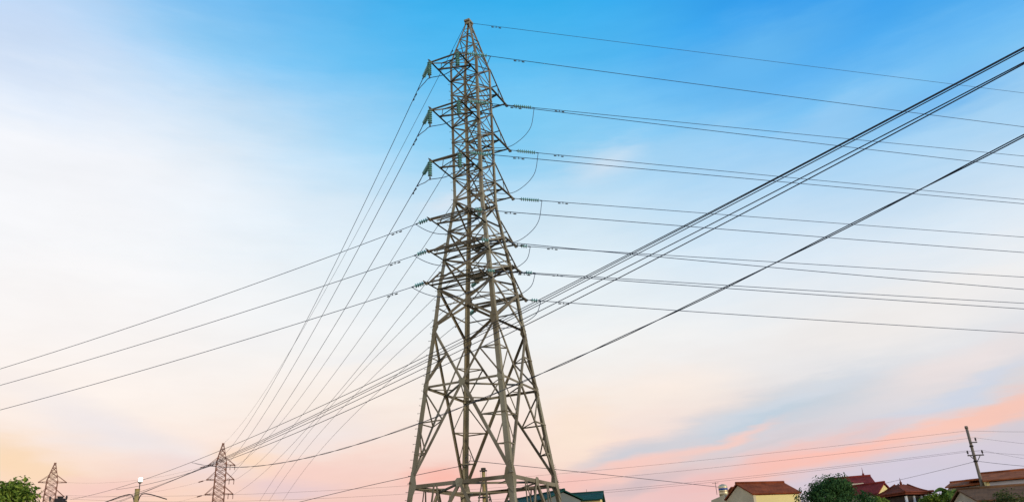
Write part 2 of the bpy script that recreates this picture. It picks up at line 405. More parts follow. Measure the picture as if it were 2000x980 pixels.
# straight upper body
ZU = [24.0, 25.598, 27.0, 28.2, 29.333, 30.85, 31.85, 32.955, 34.45]
for a, b in zip(ZU, ZU[1:]):
    panel(a, b, .105, .11, .17, single=True)
# flaring middle body
for a, b in ((21.823, 24.0), (19.901, 21.823), (17.985, 19.901)):
    panel(a, b, .15, None if b < 24 else .15, .20, dz=.62)
for zl in (24.0, 21.823, 19.901, 17.985, 16.91):
    mb = MB()
    for a, b, out in FACES: mb.angle(P(a, zl - .06), P(b, zl - .06), .13 if zl > 17 else .10, out)
    py.part(mb, 'horizontal_frame', M['brace'])
panel(15.6, 17.985, .22, None, .25)
# the peak
zp = [34.45, 35.6, 36.65, 37.5]
for i, (a, b) in enumerate(zip(zp, zp[1:])):
    mb = MB()
    for j, (n1, n2, out) in enumerate(FACES):
        if (i + j) % 2: n1, n2 = n2, n1
        mb.angle(P(n1, a), P(n2, b), .085, out); mb.angle(P(n1, b), P(n2, b), .075, out)
    py.part(mb, 'peak_bracing', M['brace'])
mb = MB()
mb.box(TB + Zv * 38.26, .62, .42, .14, U, W); mb.box(TB + Zv * 38.12 + U * .2, .06, .4, .28, U, W); mb.box(TB + Zv * 38.12 - U * .2, .06, .4, .28, U, W)
py.part(mb, 'peak_cap', M['leg'])
# plan bracing
for zl in (32.955, 29.333, 25.598, 21.823, 19.901, 17.985):
    mb = MB(); o = V3((0, 0, -1))
    mb.angle(P('L', zl), P('R', zl), .09, o); mb.angle(P('F', zl - .03), P('B', zl - .03), .09, o)
    py.part(mb, 'plan_bracing', M['brace'])
# lower body: diamonds about ring 8 (z=12) and ring 9 (z=6.6)
def mid(a, b, z): return (P(a, z) + P(b, z)) / 2
def lerp(a, b, t): return a + (b - a) * t
QS = {}
for a, b, out in FACES:
    mb = MB(); N8 = mid(a, b, 12.0); N9 = mid(a, b, 6.6)
    mb.angle(P(a, 12.0), P(b, 12.0), .19, out)
    for n, fl in ((a, 1), (b, -1)):
        K = P(n, 15.5)
        mb.angle(K, N8, .20, out, flip=fl)
        mb.angle(N8, P(n, 6.75), .23, out, flip=-fl)
        # sub-bracing above the ring
        q = lerp(K, N8, .48); lgp = P(n, 15.5 - 3.5 * .48)
        mb.angle(lgp, q, .10, out); mb.angle(q, P(n, 12.08), .13, out, flip=fl)
        QS.setdefault(n, []).append([q])
        # sub-bracing below the ring
        lo = P(n, 6.75)
        t1, t2 = .38, .70
        q1 = lerp(N8, lo, t1); q2 = lerp(N8, lo, t2)
        QS[n][-1] += [q1, q2]
        l0 = P(n, 11.9); l1 = P(n, 12 - 5.25 * t1); l2 = P(n, 12 - 5.25 * t2)
        mb.angle(l1, q1, .11, out); mb.angle(l2, q2, .10, out)
        mb.angle(l0, q1, .11, out, flip=fl); mb.angle(l1 - Zv * .08, q2, .095, out, flip=fl)
    py.part(mb, 'lower_bracing', M['brace'])
    mb = MB()
    mb.angle(P(a, 6.6), P(b, 6.6), .30, out)
    for n, fl in ((a, 1), (b, -1)):
        foot = P(n, .35)
        mb.angle(N9, foot, .24, out, flip=fl)
        for t in (.28, .52, .76):
            q = lerp(N9, foot, t); l = P(n, 6.6 - 6.2 * t)
            mb.angle(l, q, .10, out); mb.angle(lerp(P(n, 6.6), N9, .55) if t == .28 else P(n, 6.6 - 6.2 * (t - .24)), q, .10, out, flip=fl)
        mb.angle(lerp(P(n, 6.6), N9, .5), lerp(N9, foot, .5), .12, out)
    py.part(mb, 'base_bracing', M['brace'])
for n in 'LFRB':
    for p_, q_ in zip(*QS[n]):
        mb = MB(); mb.angle(p_, q_, .11, V3((0, 0, -1))); py.part(mb, 'corner_brace', M['brace'])
for zl, w in ((12.0, .15), (6.6, .18)):
    mb = MB(); o = V3((0, 0, -1)); ms = [mid(a, b, zl - .1) for a, b, _ in FACES]
    for i in range(4): mb.angle(ms[i], ms[(i + 1) % 4], w, o)
    for i, n in enumerate(('F', 'R', 'B', 'L')): mb.angle(P(n, zl - .12), (ms[i] + ms[(i + 1) % 4]) / 2, w * .6, o)
    py.part(mb, 'plan_bracing', M['brace'])
# gusset plates on the legs
for zl, hgt, wid in ((6.6, 1.5, .46), (15.55, 1.0, .38), (12.0, .5, .34), (24.0, .55, .34), (17.985, .42, .30), (19.901, .38, .28), (21.823, .38, .28)):
    for n in 'LFRB':
        u, v = SIGN[n]; mb = MB(); c = P(n, zl)
        sl = (P(n, zl + .5) - P(n, zl - .5)).normalized()
        for e, oth in ((U * -u, W * v), (W * -v, U * u)):
            o = oth * .012
            mb.wallpoly([c + o - sl * hgt * .55, c + o + e * wid * .7 - sl * hgt * .32, c + o + e * wid + sl * 0, c + o + e * wid * .7 + sl * hgt * .32, c + o + sl * hgt * .55], .012, oth)
        py.part(mb, 'gusset_plate', M['leg'])
for a, b, out in FACES:
    for zl, w in ((12.0, .42), (6.6, .46)):
        mb = MB(); c = mid(a, b, zl) + out * .03; e = (P(b, zl) - P(a, zl)).normalized()
        mb.wallpoly([c - e * w * .5 + Zv * .1, c - e * w * .35 - Zv * w * .5, c + e * w * .35 - Zv * w * .5, c + e * w * .5 + Zv * .1, c + e * w * .25 + Zv * w * .45, c - e * w * .25 + Zv * w * .45], .014, out)
        py.part(mb, 'gusset_plate', M['leg'])
# step bolts up the left-hand leg and the right-hand leg
z = 3.0; i = 0
while z < 33.5:
    mb = MB(); n = 'L'; p = P(n, z); d = (-W if i % 2 == 0 else U) + (U * .25 if i % 2 == 0 else -W * .25); d.normalize()
    mb.tube([p, p + d * .14], .012, 6); mb.lathe(p + d * .13, d, [(0, .022), (.02, .022)], 6)
    py.part(mb, 'step_bolt', M['bolt']); z += .42 if z < 16 else .62; i += 1

# anti-climb spikes on the right-hand leg just above the lowest ring
mb = MB()
for k in range(14):
    p = P('R', 6.3 + k * .11); d = (W + U * -.1).normalized(); mb.tube([p, p + d * .09 + Zv * .02], .012, 4)
py.part(mb, 'climbing_guard', M['bolt'])

# cross arms
TIPS = {}
for k, (zl, aF, aR) in LEVELS.items():
    tie_up = 1.55 if k < 4 else 1.12
    for side in (1, -1):
        a = aF if side > 0 else aR
        na, nb = ('L', 'F') if side > 0 else ('B', 'R')
        h = half(zl); out = U * side; dn = V3((0, 0, -1))
        mb = MB()
        def pt(n, d): return TB + U * (side * d) + W * (SIGN[n][1] * h) + Zv * zl
        TIPS[k, na] = pt(na, a); TIPS[k, nb] = pt(nb, a)
        big = .165 if k < 4 else .16
        for n in (na, nb):
            mb.angle(pt(n, h), pt(n, a + .26), big, dn)
            mb.box(pt(n, a) - Zv * .06, .20, .09, .14, U, W)
            tp = P(n, zl + tie_up)
            mb.angle(pt(n, a - .25) + Zv * .04, tp, .115, W * SIGN[n][1])
            q = lerp(pt(n, a - .25), tp, .52); mb.angle(q, pt(n, lerp(V3((a, 0, 0)), V3((h, 0, 0)), .5).x), .075, W * SIGN[n][1])
        mb.angle(pt(na, a - .12) + Zv * .02, pt(nb, a - .12) + Zv * .02, .13, dn)
        x2 = h + (a - h) * .62; x3 = h + (a - h) * .36
        mb.angle(pt(na, x2) - Zv * .02, pt(nb, x3) - Zv * .02, .15, dn)
        mb.angle(pt(nb, a - .2) - Zv * .05, pt(na, x2) - Zv * .05, .10, dn)
        mb.angle(pt(na, h) - Zv * .05, pt(nb, x3) - Zv * .05, .11, dn)
        mb.angle(lerp(pt(na, a - .25), P(na, zl + tie_up), .52), lerp(pt(nb, a - .25), P(nb, zl + tie_up), .52), .09, dn)
        if k > 3:
            mb.angle(pt(na, x2) + Zv * .2, pt(nb, x2) + Zv * .2, .09, dn)
        py.part(mb, 'cross_arm', M['arm'])

# ------------------------------------------------------------------ far pylons
def far_pylon(name, base, H, rot, label, arms, s_top, s_base, lean_arm):
    th = Thing(name, base, label, 'pylon', 'distant lattice pylons')
    ax = V3((math.cos(rot), math.sin(rot), 0)); ay = V3((-math.sin(rot), math.cos(rot), 0))
    ztop = H - 4.2; zb = H - 15.5
    def hf(z):
        if z > ztop: return .14 + (s_top - .14) * (H - z) / (H - ztop)
        if z > zb: return s_top * (1 + .12 * (ztop - z) / (ztop - zb))
        return s_top * 1.12 + (s_base - s_top * 1.12) * (zb - z) / zb
    def pt(i, z):
        sx_, sy_ = ((-1, -1), (1, -1), (1, 1), (-1, 1))[i]; q = hf(z); return base + ax * sx_ * q + ay * sy_ * q + Zv * z
    outs = [-ay, ax, ay, -ax]
    for i in range(4):
        mb = MB(); zz = [0, zb, ztop, H]
        for a, b in zip(zz, zz[1:]): mb.bar(pt(i, a), pt(i, b), .14 if b < H else .11)
        th.part(mb, 'leg', M['far_steel'])
    z = 0.0
    while z < H - .5:
        st = max(1.1, hf(z) * (1.9 if z < zb else 1.15)); z1 = min(H, z + st); mb = MB()
        for i in range(4):
            j = (i + 1) % 4
            mb.bar(pt(i, z), pt(j, z1), .12, .05, outs[i]); mb.bar(pt(j, z), pt(i, z1), .10, .05, outs[i])
            mb.bar(pt(i, z1), pt(j, z1), .09, .05, outs[i])
        th.part(mb, 'bracing_panel', M['far_steel']); z = z1
    mb = MB(); mb.box(base + Zv * H, .55, .4, .3, ax, ay); th.part(mb, 'peak_cap', M['far_steel'])
    tips = {}
    for k, (zl, la, lb) in enumerate(arms, 1):
        for sd, ln in ((-1, la), (1, lb)):
            mb = MB(); q = hf(zl); tip = base + ax * sd * ln + Zv * zl
            i0, i1 = (0, 3) if sd < 0 else (1, 2)
            for i in (i0, i1):
                off = ay * (-.5 if i in (0, 1) else .5)
                mb.bar(pt(i, zl), tip + off, .16, .12); mb.bar(pt(i, zl + 1.7), tip + off, .11, .09)
            mb.bar(tip - ay * .8, tip + ay * .8, .16, .14); mb.bar(lerp(pt(i0, zl), tip, .5) + ay * 0, lerp(pt(i1, zl), tip, .5), .1, .1)
            th.part(mb, 'cross_arm', M['far_steel']); tips[k, sd] = tip
    return th, tips
def stand(px, py, H):
    """ground point under a peak seen at this pixel, for a peak of height H"""
    p = at_z(px, py, H); return V3((p.x, p.y, 0))
b2 = stand(436, 866, 36.0)
T2, tips2 = far_pylon('transmission_pylon', b2, 36.0, R(18), 'small far lattice pylon crossed by the thick black cables', [(31.0, 2.9, 3.05), (27.7, 2.95, 3.1), (24.4, 3.0, 3.15), (19.5, 3.0, 3.1)], 1.12, 3.4, 1)
b3 = stand(108, 904, 36.0)
T3, tips3 = far_pylon('transmission_pylon', b3, 36.0, R(28), 'far lattice pylon at the left edge, rising behind the leafy treetop', [(31.3, 3.0, 3.2), (27.8, 3.0, 3.2), (24, 3.0, 3.2)], 1.2, 3.0, 1)

# ------------------------------------------------------------------ insulators, conductors, jumpers
LV = {1: 'top', 2: 'second', 3: 'third', 4: 'fourth', 5: 'fifth', 6: 'lowest'}
def string(p, d, n, label, group, link=.28, disc_r=.132, pitch=.146):
    """cap-and-pin insulator string from p along d; returns its live end"""
    d = d.normalized(); L = link + n * pitch + .22
    th = Thing('insulator_string', p, label, 'insulator', group)
    mb = MB(); mb.tube([p, p + d * L], .022, 6); mb.lathe(p + d * (link - .06), d, [(0, .03), (.05, .045), (.09, .03)], 8)
    e = d.orthogonal().normalized(); mb.box(p + d * .08, .10, .05, .16, e, d.cross(e), d); mb.box(p + d * (L - .08), .09, .05, .18, e, d.cross(e), d)
    th.part(mb, 'fitting_rod', M['hard'])
    for i in range(n):
        q = p + d * (link + i * pitch); mb = MB()
        mb.lathe(q, d, [(0, .035), (.035, .045), (.045, .06), (.06, disc_r * .8), (.082, disc_r), (.092, disc_r), (.095, disc_r * .75), (.105, .04), (.14, .03)], 14)
        th.part(mb, 'glass_disc', M['disc'])
    return p + d * L, th
def curve(a, b, sag, n=40):
    return [lerp(a, b, t / n) - Zv * (4 * sag * (t / n) * (1 - t / n)) for t in range(n + 1)]
def y_at(a, b, sag, px, n=400):
    prev = None
    for t in range(n + 1):
        p = lerp(a, b, t / n) - Zv * (4 * sag * (t / n) * (1 - t / n))
        if (p - EYE).dot(FWD) < .3: break
        q = pix(p)
        if prev and (prev[0] - px) * (q[0] - px) <= 0 and abs(prev[0] - q[0]) > 1e-9:
            u = (px - prev[0]) / (q[0] - prev[0]); return prev[1] + (q[1] - prev[1]) * u
        prev = q
    return None
def fit_sag(a, b, px, py, lo=-2.0, hi=30.0):
    """sag that brings the hanging wire through the place where the photograph shows it"""
    best = None
    f0 = y_at(a, b, lo, px); f1 = y_at(a, b, hi, px)
    if f0 is None or f1 is None: return 1.0
    for _ in range(40):
        m_ = (lo + hi) / 2; f = y_at(a, b, m_, px)
        if f is None: return 1.0
        if f < py: lo = m_
        else: hi = m_
    return (lo + hi) / 2
def damper(pts_dir, p, under, th_parent):
    d = pts_dir.normalized(); mb = MB(); q = p - Zv * .10
    mb.tube([q - d * .26, q + d * .26], .008, 5); mb.box(p - Zv * .05, .05, .05, .13)
    for s_ in (-1, 1): mb.lathe(q + d * s_ * .27 - d * .09, d, [(0, .025), (.02, .04), (.15, .04), (.18, .028)], 8)
    return mb
def conductor(name, a, b, sag, r, label, cat, group, material, damp=(), n=48, r2=None):
    pts = curve(a, b, sag, n); mb = MB(); mb.tube(pts, r, 6, r2)
    o = tag(mb.build(name, material), label, cat, group)
    L = (b - a).length
    for dist in damp:
        t = dist / L; p = lerp(a, b, t) - Zv * (4 * sag * t * (1 - t)); t2 = t + .002
        p2 = lerp(a, b, t2) - Zv * (4 * sag * t2 * (1 - t2))
        damper(p2 - p, p, None, o).build('vibration_damper', M['hard'], o, a)
    return o
def start_dir(a, b, sag): return ((b - a) + V3((0, 0, -4 * sag))).normalized()
ENDS = {}
def dead_end(k, corner, far, target, nd, r, ilabel, igroup, wlabel, wgroup, link=.3, mid_px=True, damp=(1.6,), hi=30, material='wire', r2=None):
    tip = TIPS[k, corner] if isinstance(corner, str) else corner
    s = fit_sag(tip, far, *target, hi=hi); d = start_dir(tip, far, s)
    end, th = string(tip, d, nd, ilabel, igroup, link)
    s = fit_sag(end, far, *target, hi=hi)
    conductor('overhead_conductor', end, far, s, r, wlabel, 'power line', wgroup, M[material], damp, 56, r2)
    return end, d
# to the right: two conductors per tier
D2 = V3((.965, .262, 0)).normalized()
RIGHT = {('F', 1): (2000, 248), ('R', 1): (2000, 305), ('F', 2): (2000, 327), ('R', 2): (2000, 390), ('F', 3): (2000, 398), ('R', 3): (2000, 463),
         ('F', 4): (2000, 493), ('R', 4): (2000, 541), ('F', 5): (2000, 565), ('R', 5): (2000, 592), ('F', 6): (2000, 603), ('R', 6): (2000, 650)}
for (c, k), tg in RIGHT.items():
    far = TIPS[k, c] + D2 * 260; nd = 9 if k < 4 else 3
    side = 'near' if c == 'F' else 'far'
    ENDS[c, k] = dead_end(k, c, far, tg, nd, .021,
        'glass string pulling right from the %s cross arm, %s side of big pylon' % (LV[k], side), 'insulator strings pulling to the right',
        'conductor running right from the %s side of the big pylon, %s cross arm' % (side, LV[k]), 'conductors running off to the right', link=.55 if k < 4 else .35, damp=(1.5 if k != 1 else 1.9,))
# to the left rear: towards the small pylon
BACK = {('L', 1): ((633, 558), (1, -1)), ('L', 2): ((661, 558), (2, -1)), ('L', 3): ((711, 540), (3, -1)), ('B', 1): ((745, 540), (1, 1)), ('B', 2): ((788, 540), (2, 1)), ('B', 3): ((842, 540), (3, 1))}
for (c, k), (tg, tk) in BACK.items():
    side = 'near' if c == 'L' else 'far'
    ENDS[c, k] = dead_end(k, c, tips2[tk] - Zv * .2, tg, 8, .021,
        'green glass string slanting down left from the %s arm on the %s side' % (LV[k], side), 'insulator strings pulling to the small pylon',
        'conductor sloping down left to the small pylon from the %s arm, %s side' % (LV[k], side), 'conductors to the small far pylon', damp=(1.7,))
for k, tg, e in ((4, (720, 600), (507, 978)), (5, (700, 690), (525, 978)), (6, (712, 740), (552, 978))):
    far = at(e[0], e[1], 170)
    ENDS['B', k] = dead_end(k, 'B', far, tg, 4, .019,
        'small glass string behind the %s arm, seen through the big lattice' % LV[k], 'insulator strings behind the lattice',
        'conductor dropping left behind the big pylon from its %s arm' % LV[k], 'conductors dropping left behind the pylon', damp=(3.0,), hi=20)
D3 = V3((-.93, .37, 0)).normalized()
for k, tg in ((4, (0, 720)), (5, (0, 752)), (6, (0, 800))):
    ENDS['L', k] = dead_end(k, 'L', TIPS[k, 'L'] + D3 * 150, tg, 4, .019,
        'short green glass string pulling left from the near %s cross arm' % LV[k], 'insulator strings pulling to the left',
        'conductor running to the left edge from the %s near cross arm' % LV[k], 'conductors running off to the left', link=.16, damp=(1.3,))
# earth wire
ap = TB + Zv * 38.2
far = ap + D2 * 260
conductor('earth_wire', ap + D2 * .3, far, fit_sag(ap + D2 * .3, far, 2000, 182), .016, 'thin earth wire from the peak of the big pylon out to the right', 'power line', 'earth wires', M['wire'], (1.7,))
far = b2 + Zv * 36
conductor('earth_wire', ap - W * .25, far, fit_sag(ap - W * .25, far, 640, 558), .016, 'thin earth wire from the peak of the big pylon down to the small pylon', 'power line', 'earth wires', M['wire'], (3.0,))

def smooth_path(pts, n=10):
    out = []
    P_ = [pts[0] * 2 - pts[1]] + pts + [pts[-1] * 2 - pts[-2]]
    for i in range(1, len(P_) - 2):
        p0, p1, p2, p3 = P_[i - 1], P_[i], P_[i + 1], P_[i + 2]
        for j in range(n):
            t = j / n
            out.append(.5 * ((2 * p1) + (p2 - p0) * t + (2 * p0 - 5 * p1 + 4 * p2 - p3) * t * t + (3 * p1 - p0 - 3 * p2 + p3) * t ** 3))
    out.append(pts[-1]); return out
for k in (1, 2, 3):
    bot = []
    for c, wd in (('L', 'left'), ('F', 'right')):
        tip = TIPS[k, c] + U * .18
        b_, th = string(tip, V3((0, 0, -1)), 7, 'green glass string hanging under the %s end of the %s near arm' % (wd, LV[k]), 'hanging jumper insulator strings', link=.15, disc_r=.142)
        bot.append(b_)
    e1, d1 = ENDS['L', k]; e2, d2 = ENDS['F', k]
    loop = [e1 + d1 * .05, e1 + d1 * .75 - W * .12 - Zv * .25, e1 + d1 * .35 - Zv * .5 + U * .15, lerp(e1, bot[0], .55) - Zv * .42 + U * .2, bot[0], lerp(bot[0], bot[1], .5) - Zv * .12, bot[1], lerp(bot[1], e2, .35) - Zv * .9, lerp(bot[1], e2, .75) - Zv * .95, e2 - Zv * .02]
    mb = MB(); mb.tube(smooth_path(loop), .024, 6)
    tag(mb.build('jumper_cable', M['wire']), 'looping jumper cable under the %s near cross arm of the big pylon' % LV[k], 'cable', 'jumper cables')
for k in LEVELS:
    e2, d2 = ENDS['R', k]; e1, d1 = ENDS['B', k]
    dr = 2.4 if k < 4 else 1.3
    loop = [e2, lerp(e2, e1, .1) - Zv * dr * .62 , lerp(e2, e1, .28) - Zv * dr * .98, lerp(e2, e1, .5) - Zv * dr * 1.05, lerp(e2, e1, .8) - Zv * dr * .75, e1]
    loop[1] += D2 * .1
    mb = MB(); mb.tube(smooth_path(loop), .022, 6)
    tag(mb.build('jumper_cable', M['wire']), 'jumper cable drooping on the right side of the big pylon, %s arm' % LV[k], 'cable', 'jumper cables')
for k in (4, 5, 6):
    e1, d1 = ENDS['L', k]; e2, d2 = ENDS['F', k]
    mb = MB(); mb.tube(curve(e1, e2, 1.05, 24), .02, 6)
    tag(mb.build('jumper_cable', M['wire']), 'shallow jumper cable sagging across the near face at the %s cross arm' % LV[k], 'cable', 'jumper cables')
# strings and lines of the small pylons
for k in (1, 2, 3):
    for sd, wd in ((1, 'right'), (-1, 'left')):
        if sd > 0:
            for q, w2 in ((.0, 'outer'), (-1.05, 'inner')):
                p = tips2[k, sd] + (tips2[k, sd] - b2 - Zv * tips2[k, sd].z).normalized() * q
                th = MB(); th.tube([p, p - Zv * 1.15], .02, 5)
                for i in range(7): th.lathe(p - Zv * (.15 + i * .14), V3((0, 0, -1)), [(0, .04), (.05, .13), (.08, .13), (.1, .04)], 8)
                tag(th.build('insulator_string', M['far_steel']), '%s of two tiny strings under the %s right arm of the small pylon' % (w2, LV[k]), 'insulator', 'strings on the small pylon')
    a = tips2[k, -1]; b = tips3[k, 1]; d = (b - a).normalized(); d = (d - Zv * .14).normalized()
    mb = MB(); mb.tube([a, a + d * 2.6], .03, 5)
    for i in range(8): mb.lathe(a + d * (1.0 + i * .17), d, [(0, .04), (.05, .14), (.1, .14), (.13, .04)], 8)
    tag(mb.build('insulator_string', M['far_steel']), 'tiny slanting string on the %s left arm of the small far pylon' % LV[k], 'insulator', 'strings on the small pylon')
    conductor('overhead_conductor', a + d * 2.6, b, 1.3, .014, 'faint line strung between the two far pylons at their %s arms' % LV[k], 'power line', 'faint lines between the far pylons', M['farwire'])

# ------------------------------------------------------------------ poles
def pole(name, base_px, top_px, H, label, cat, r0, r1, material):
    top = at_z(top_px[0], top_px[1], H); base = V3((top.x, top.y, 0))
    th = Thing(name, base, label, cat, 'utility poles')
    mb = MB(); mb.tube([base + Zv * (H * i / 8) for i in range(9)], r0, 12, r1); mb.lathe(base + Zv * H, Zv, [(0, r1 * 1.1), (.06, r1 * 1.1)], 12)
    th.part(mb, 'shaft', material)
    return th, base
def pin(th, p, under=None):
    mb = MB(); mb.lathe(p, Zv, [(0, .02), (.07, .02), (.08, .05), (.14, .07), (.17, .05), (.2, .075), (.27, .05), (.32, .045)], 8)
    return th.part(mb, 'pin_insulator', M['darkmetal'], under)
# lamp pole at the left
LP, lb = pole('lamp_pole', None, (268.5, 956), 8.0, 'grey pole with a glowing street lamp on a thin mast at the lower left', 'lamp post', .18, .14, M['litconc'])
mb = MB(); mb.tube([lb + Zv * 7.6 + V3((.1, 0, 0)), lb + Zv * 8.42 + V3((.1, 0, 0))], .028, 6); mast = LP.part(mb, 'mast', M['darkmetal'])
mb = MB(); mb.lathe(lb + Zv * 8.36 + V3((.12, -.05, 0)), Zv, [(0, .04), (.06, .12), (.1, .13)], 12); LP.part(mb, 'lamp_base', M['darkmetal'], mast)
mb = MB(); mb.lathe(lb + Zv * 8.46 + V3((.14, -.06, 0)), Zv, [(0, .08), (.04, .10), (.18, .11), (.23, .10), (.25, .08), (.26, .02)], 16); LP.part(mb, 'lamp_bulb', M['lamp'], mast)
mb = MB()
for s_ in (-1, 1):
    mb.tube(smooth_path([lb + Zv * 7.35 + V3((s_ * .12, 0, 0)), lb + Zv * 7.72 + V3((s_ * .3, -.02, 0)), lb + Zv * 7.7 + V3((s_ * .8, -.05, 0)), lb + Zv * 7.35 + V3((s_ * 1.9, -.1, 0))], 6), .03, 6)
LP.part(mb, 'drooping_cable', M['darkmetal'])  # cables drooping to both sides of the pole, made as bent tubes
# pole by the tree at the left edge
SP, sb = pole('utility_pole', None, (118, 971), 8.2, 'dark pole top with small brackets beside the left treetop', 'utility pole', .2, .16, M['darkmetal'])
mb = MB(); mb.bar(sb + Zv * 7.9 + V3((-.6, -.18, 0)), sb + Zv * 7.9 + V3((.55, -.18, 0)), .09, .12); mb.box(sb + Zv * 8.0, .5, .4, .3); SP.part(mb, 'bracket', M['darkmetal'])
pin(SP, sb + Zv * 7.96 + V3((.5, -.18, 0))); pin(SP, sb + Zv * 7.96 + V3((-.55, -.18, 0)))
# pole seen through the pylon base
MP, mbse = pole('utility_pole', None, (944, 914), 12.0, 'yellowish lit pole standing behind the foot of the big pylon', 'utility pole', .26, .17, M['litconc'])
mb = MB(); mb.bar(mbse + Zv * 11.75 + V3((-.36, -.2, 0)), mbse + Zv * 11.75 + V3((.36, -.2, 0)), .12, .12); mb.box(mbse + Zv * 11.95, .45, .4, .16); MP.part(mb, 'bracket', M['darkmetal'])
for z_ in (9.3, 8.8):
    mb = MB(); mb.bar(mbse + Zv * z_ + V3((-.6, -.22, 0)), mbse + Zv * z_ + V3((.6, -.22, 0)), .1, .14); br_ = MP.part(mb, 'cross_bar', M['darkmetal'])
    for q in (-.5, .5): pin(MP, mbse + Zv * (z_ + .07) + V3((q, -.22, 0)), br_)
for q in (-.28, .28):
    mb = MB(); mb.tube([mbse + Zv * 11.7 + V3((q, -.22, 0)), mbse + Zv * 9.6 + V3((q * 1.1, -.22, 0))], .012, 5); MP.part(mb, 'down_wire', M['cable'])
# pole at the right
RP, rb = pole('utility_pole', None, (1887, 833), 11.0, 'tall grey concrete pole with two cross bars in front of the red roofs', 'utility pole', .15, .10, M['conc'])
mb = MB(); mb.lathe(rb + Zv * 10.86, Zv, [(0, .125), (.15, .125), (.16, .08)], 12); RP.part(mb, 'pole_cap', M['conc'])
rdir = V3((1, .1, 0)).normalized(); fo = V3((.03, -.15, 0))
zu1 = z_under(1895, 864, rb); zu2 = z_under(1901, 889, rb); zu3 = z_under(1905, 901.5, rb); zu4 = z_under(1897, 872, rb)
mb = MB(); mb.bar(rb + Zv * zu1 + fo - rdir * .18, rb + Zv * zu1 + fo + rdir * .42, .07, .08); c1 = RP.part(mb, 'cross_bar', M['darkmetal']); pin(RP, rb + Zv * (zu1 + .04) + fo + rdir * .36, c1)
mb = MB(); mb.lathe(rb + Zv * zu4, Zv, [(0, .15), (.10, .15)], 12); RP.part(mb, 'clamp_band', M['darkmetal'])
mb = MB(); mb.bar(rb + Zv * zu2 + fo - rdir * .62, rb + Zv * zu2 + fo + rdir * .68, .07, .09)
mb.bar(rb + Zv * (zu2 - .5) + fo, rb + Zv * (zu2 - .05) + fo - rdir * .42, .05, .04); mb.bar(rb + Zv * (zu2 - .5) + fo, rb + Zv * (zu2 - .05) + fo + rdir * .36, .05, .04)
c2 = RP.part(mb, 'cross_bar', M['darkmetal'])
for q in (-.57, .62): pin(RP, rb + Zv * (zu2 + .05) + fo + rdir * q, c2)
mb = MB(); mb.lathe(rb + Zv * zu3, Zv, [(0, .155), (.10, .155)], 12); RP.part(mb, 'clamp_band', M['darkmetal'])
# its wires
rw = [(rb + Zv * 10.7, (1300, 905), (1000, 931), (1999, 841), 'peak'), (rb + Zv * (zu1 + .36) + fo + rdir * .36, (1300, 922), (1000, 934), (1999, 864), 'upper cross bar'),
      (rb + Zv * (zu2 + .36) + fo - rdir * .57, (1300, 946), (1000, 953), (1999, 886), 'lower bar left end'), (rb + Zv * (zu2 + .36) + fo + rdir * .62, (1300, 950), (1000, 958), (1999, 893), 'lower bar right end')]
for p, m1, m2, e, wd in rw:
    far = at(-60, m2[1] + 26, 150)
    far = at(*((-40, 958 + (m2[1] - 931) * .35)), 150)
    conductor('overhead_conductor', p, far, fit_sag(p, far, *m1), .008, 'faint wire running left from the %s of the right pole' % wd, 'power line', 'faint wires of the right pole', M['farwire'], (), 60, .015)
    pp_ = pix(p); q = at(pp_[0] + (e[0] - pp_[0]) * 1.9, pp_[1] + (e[1] - pp_[1]) * 1.9, p.y - 8)
    conductor('overhead_conductor', p, q, .06, .008, 'short wire to the right edge from the %s of the right pole' % wd, 'power line', 'faint wires of the right pole', M['farwire'])
p = V3((rb.x, rb.y, zu3 + .05)) + fo; q = at(1700, 949, rb.y + 30); conductor('service_cable', p, q, fit_sag(p, q, 1780, 931), .014, 'thin service cable drooping left from the right pole to the pavilion roof', 'cable', 'service cables', M['farwire'])
q = at(2080, 914, rb.y - 6); conductor('service_cable', p, q, .08, .014, 'dark service cable leaving the right pole below its cross bars', 'cable', 'service cables', M['cable'])
# fibre line caught on the pylon
hk = lerp(mid('B', 'R', 12.0), P('B', 6.75), .70) + V3((.6, -.1, .05))
hk = at(917, 906, 47.6)
q = at(560, 986, 60); conductor('service_cable', hk, q, fit_sag(hk, q, 740, 943, -1, 8), .017, 'thin cable from the foot of the big pylon down to the lower left', 'cable', 'service cables', M['cable'])
q = at(1405, 950.5, 66); h2 = at(918, 899, 47.6); conductor('service_cable', h2, q, fit_sag(h2, q, 1200, 928, -1, 8), .017, 'thin cable from the foot of the big pylon right to the tank house', 'cable', 'service cables', M['cable'])
mb = MB(); c = at(914, 895, 47.5); cr = [c + CRT.cross(V3((0, 1, 0))) * 0 + V3((math.cos(t * .55) * .14 + .05 * math.sin(t * 1.7), .02 * t * .1, math.sin(t * .55) * .26)) for t in range(22)]
mb.tube(smooth_path([hk] + cr + [h2], 4), .01, 5); tag(mb.build('cable_coil', M['cable']), 'small coil of spare cable tied to the foot of the big pylon', 'cable')

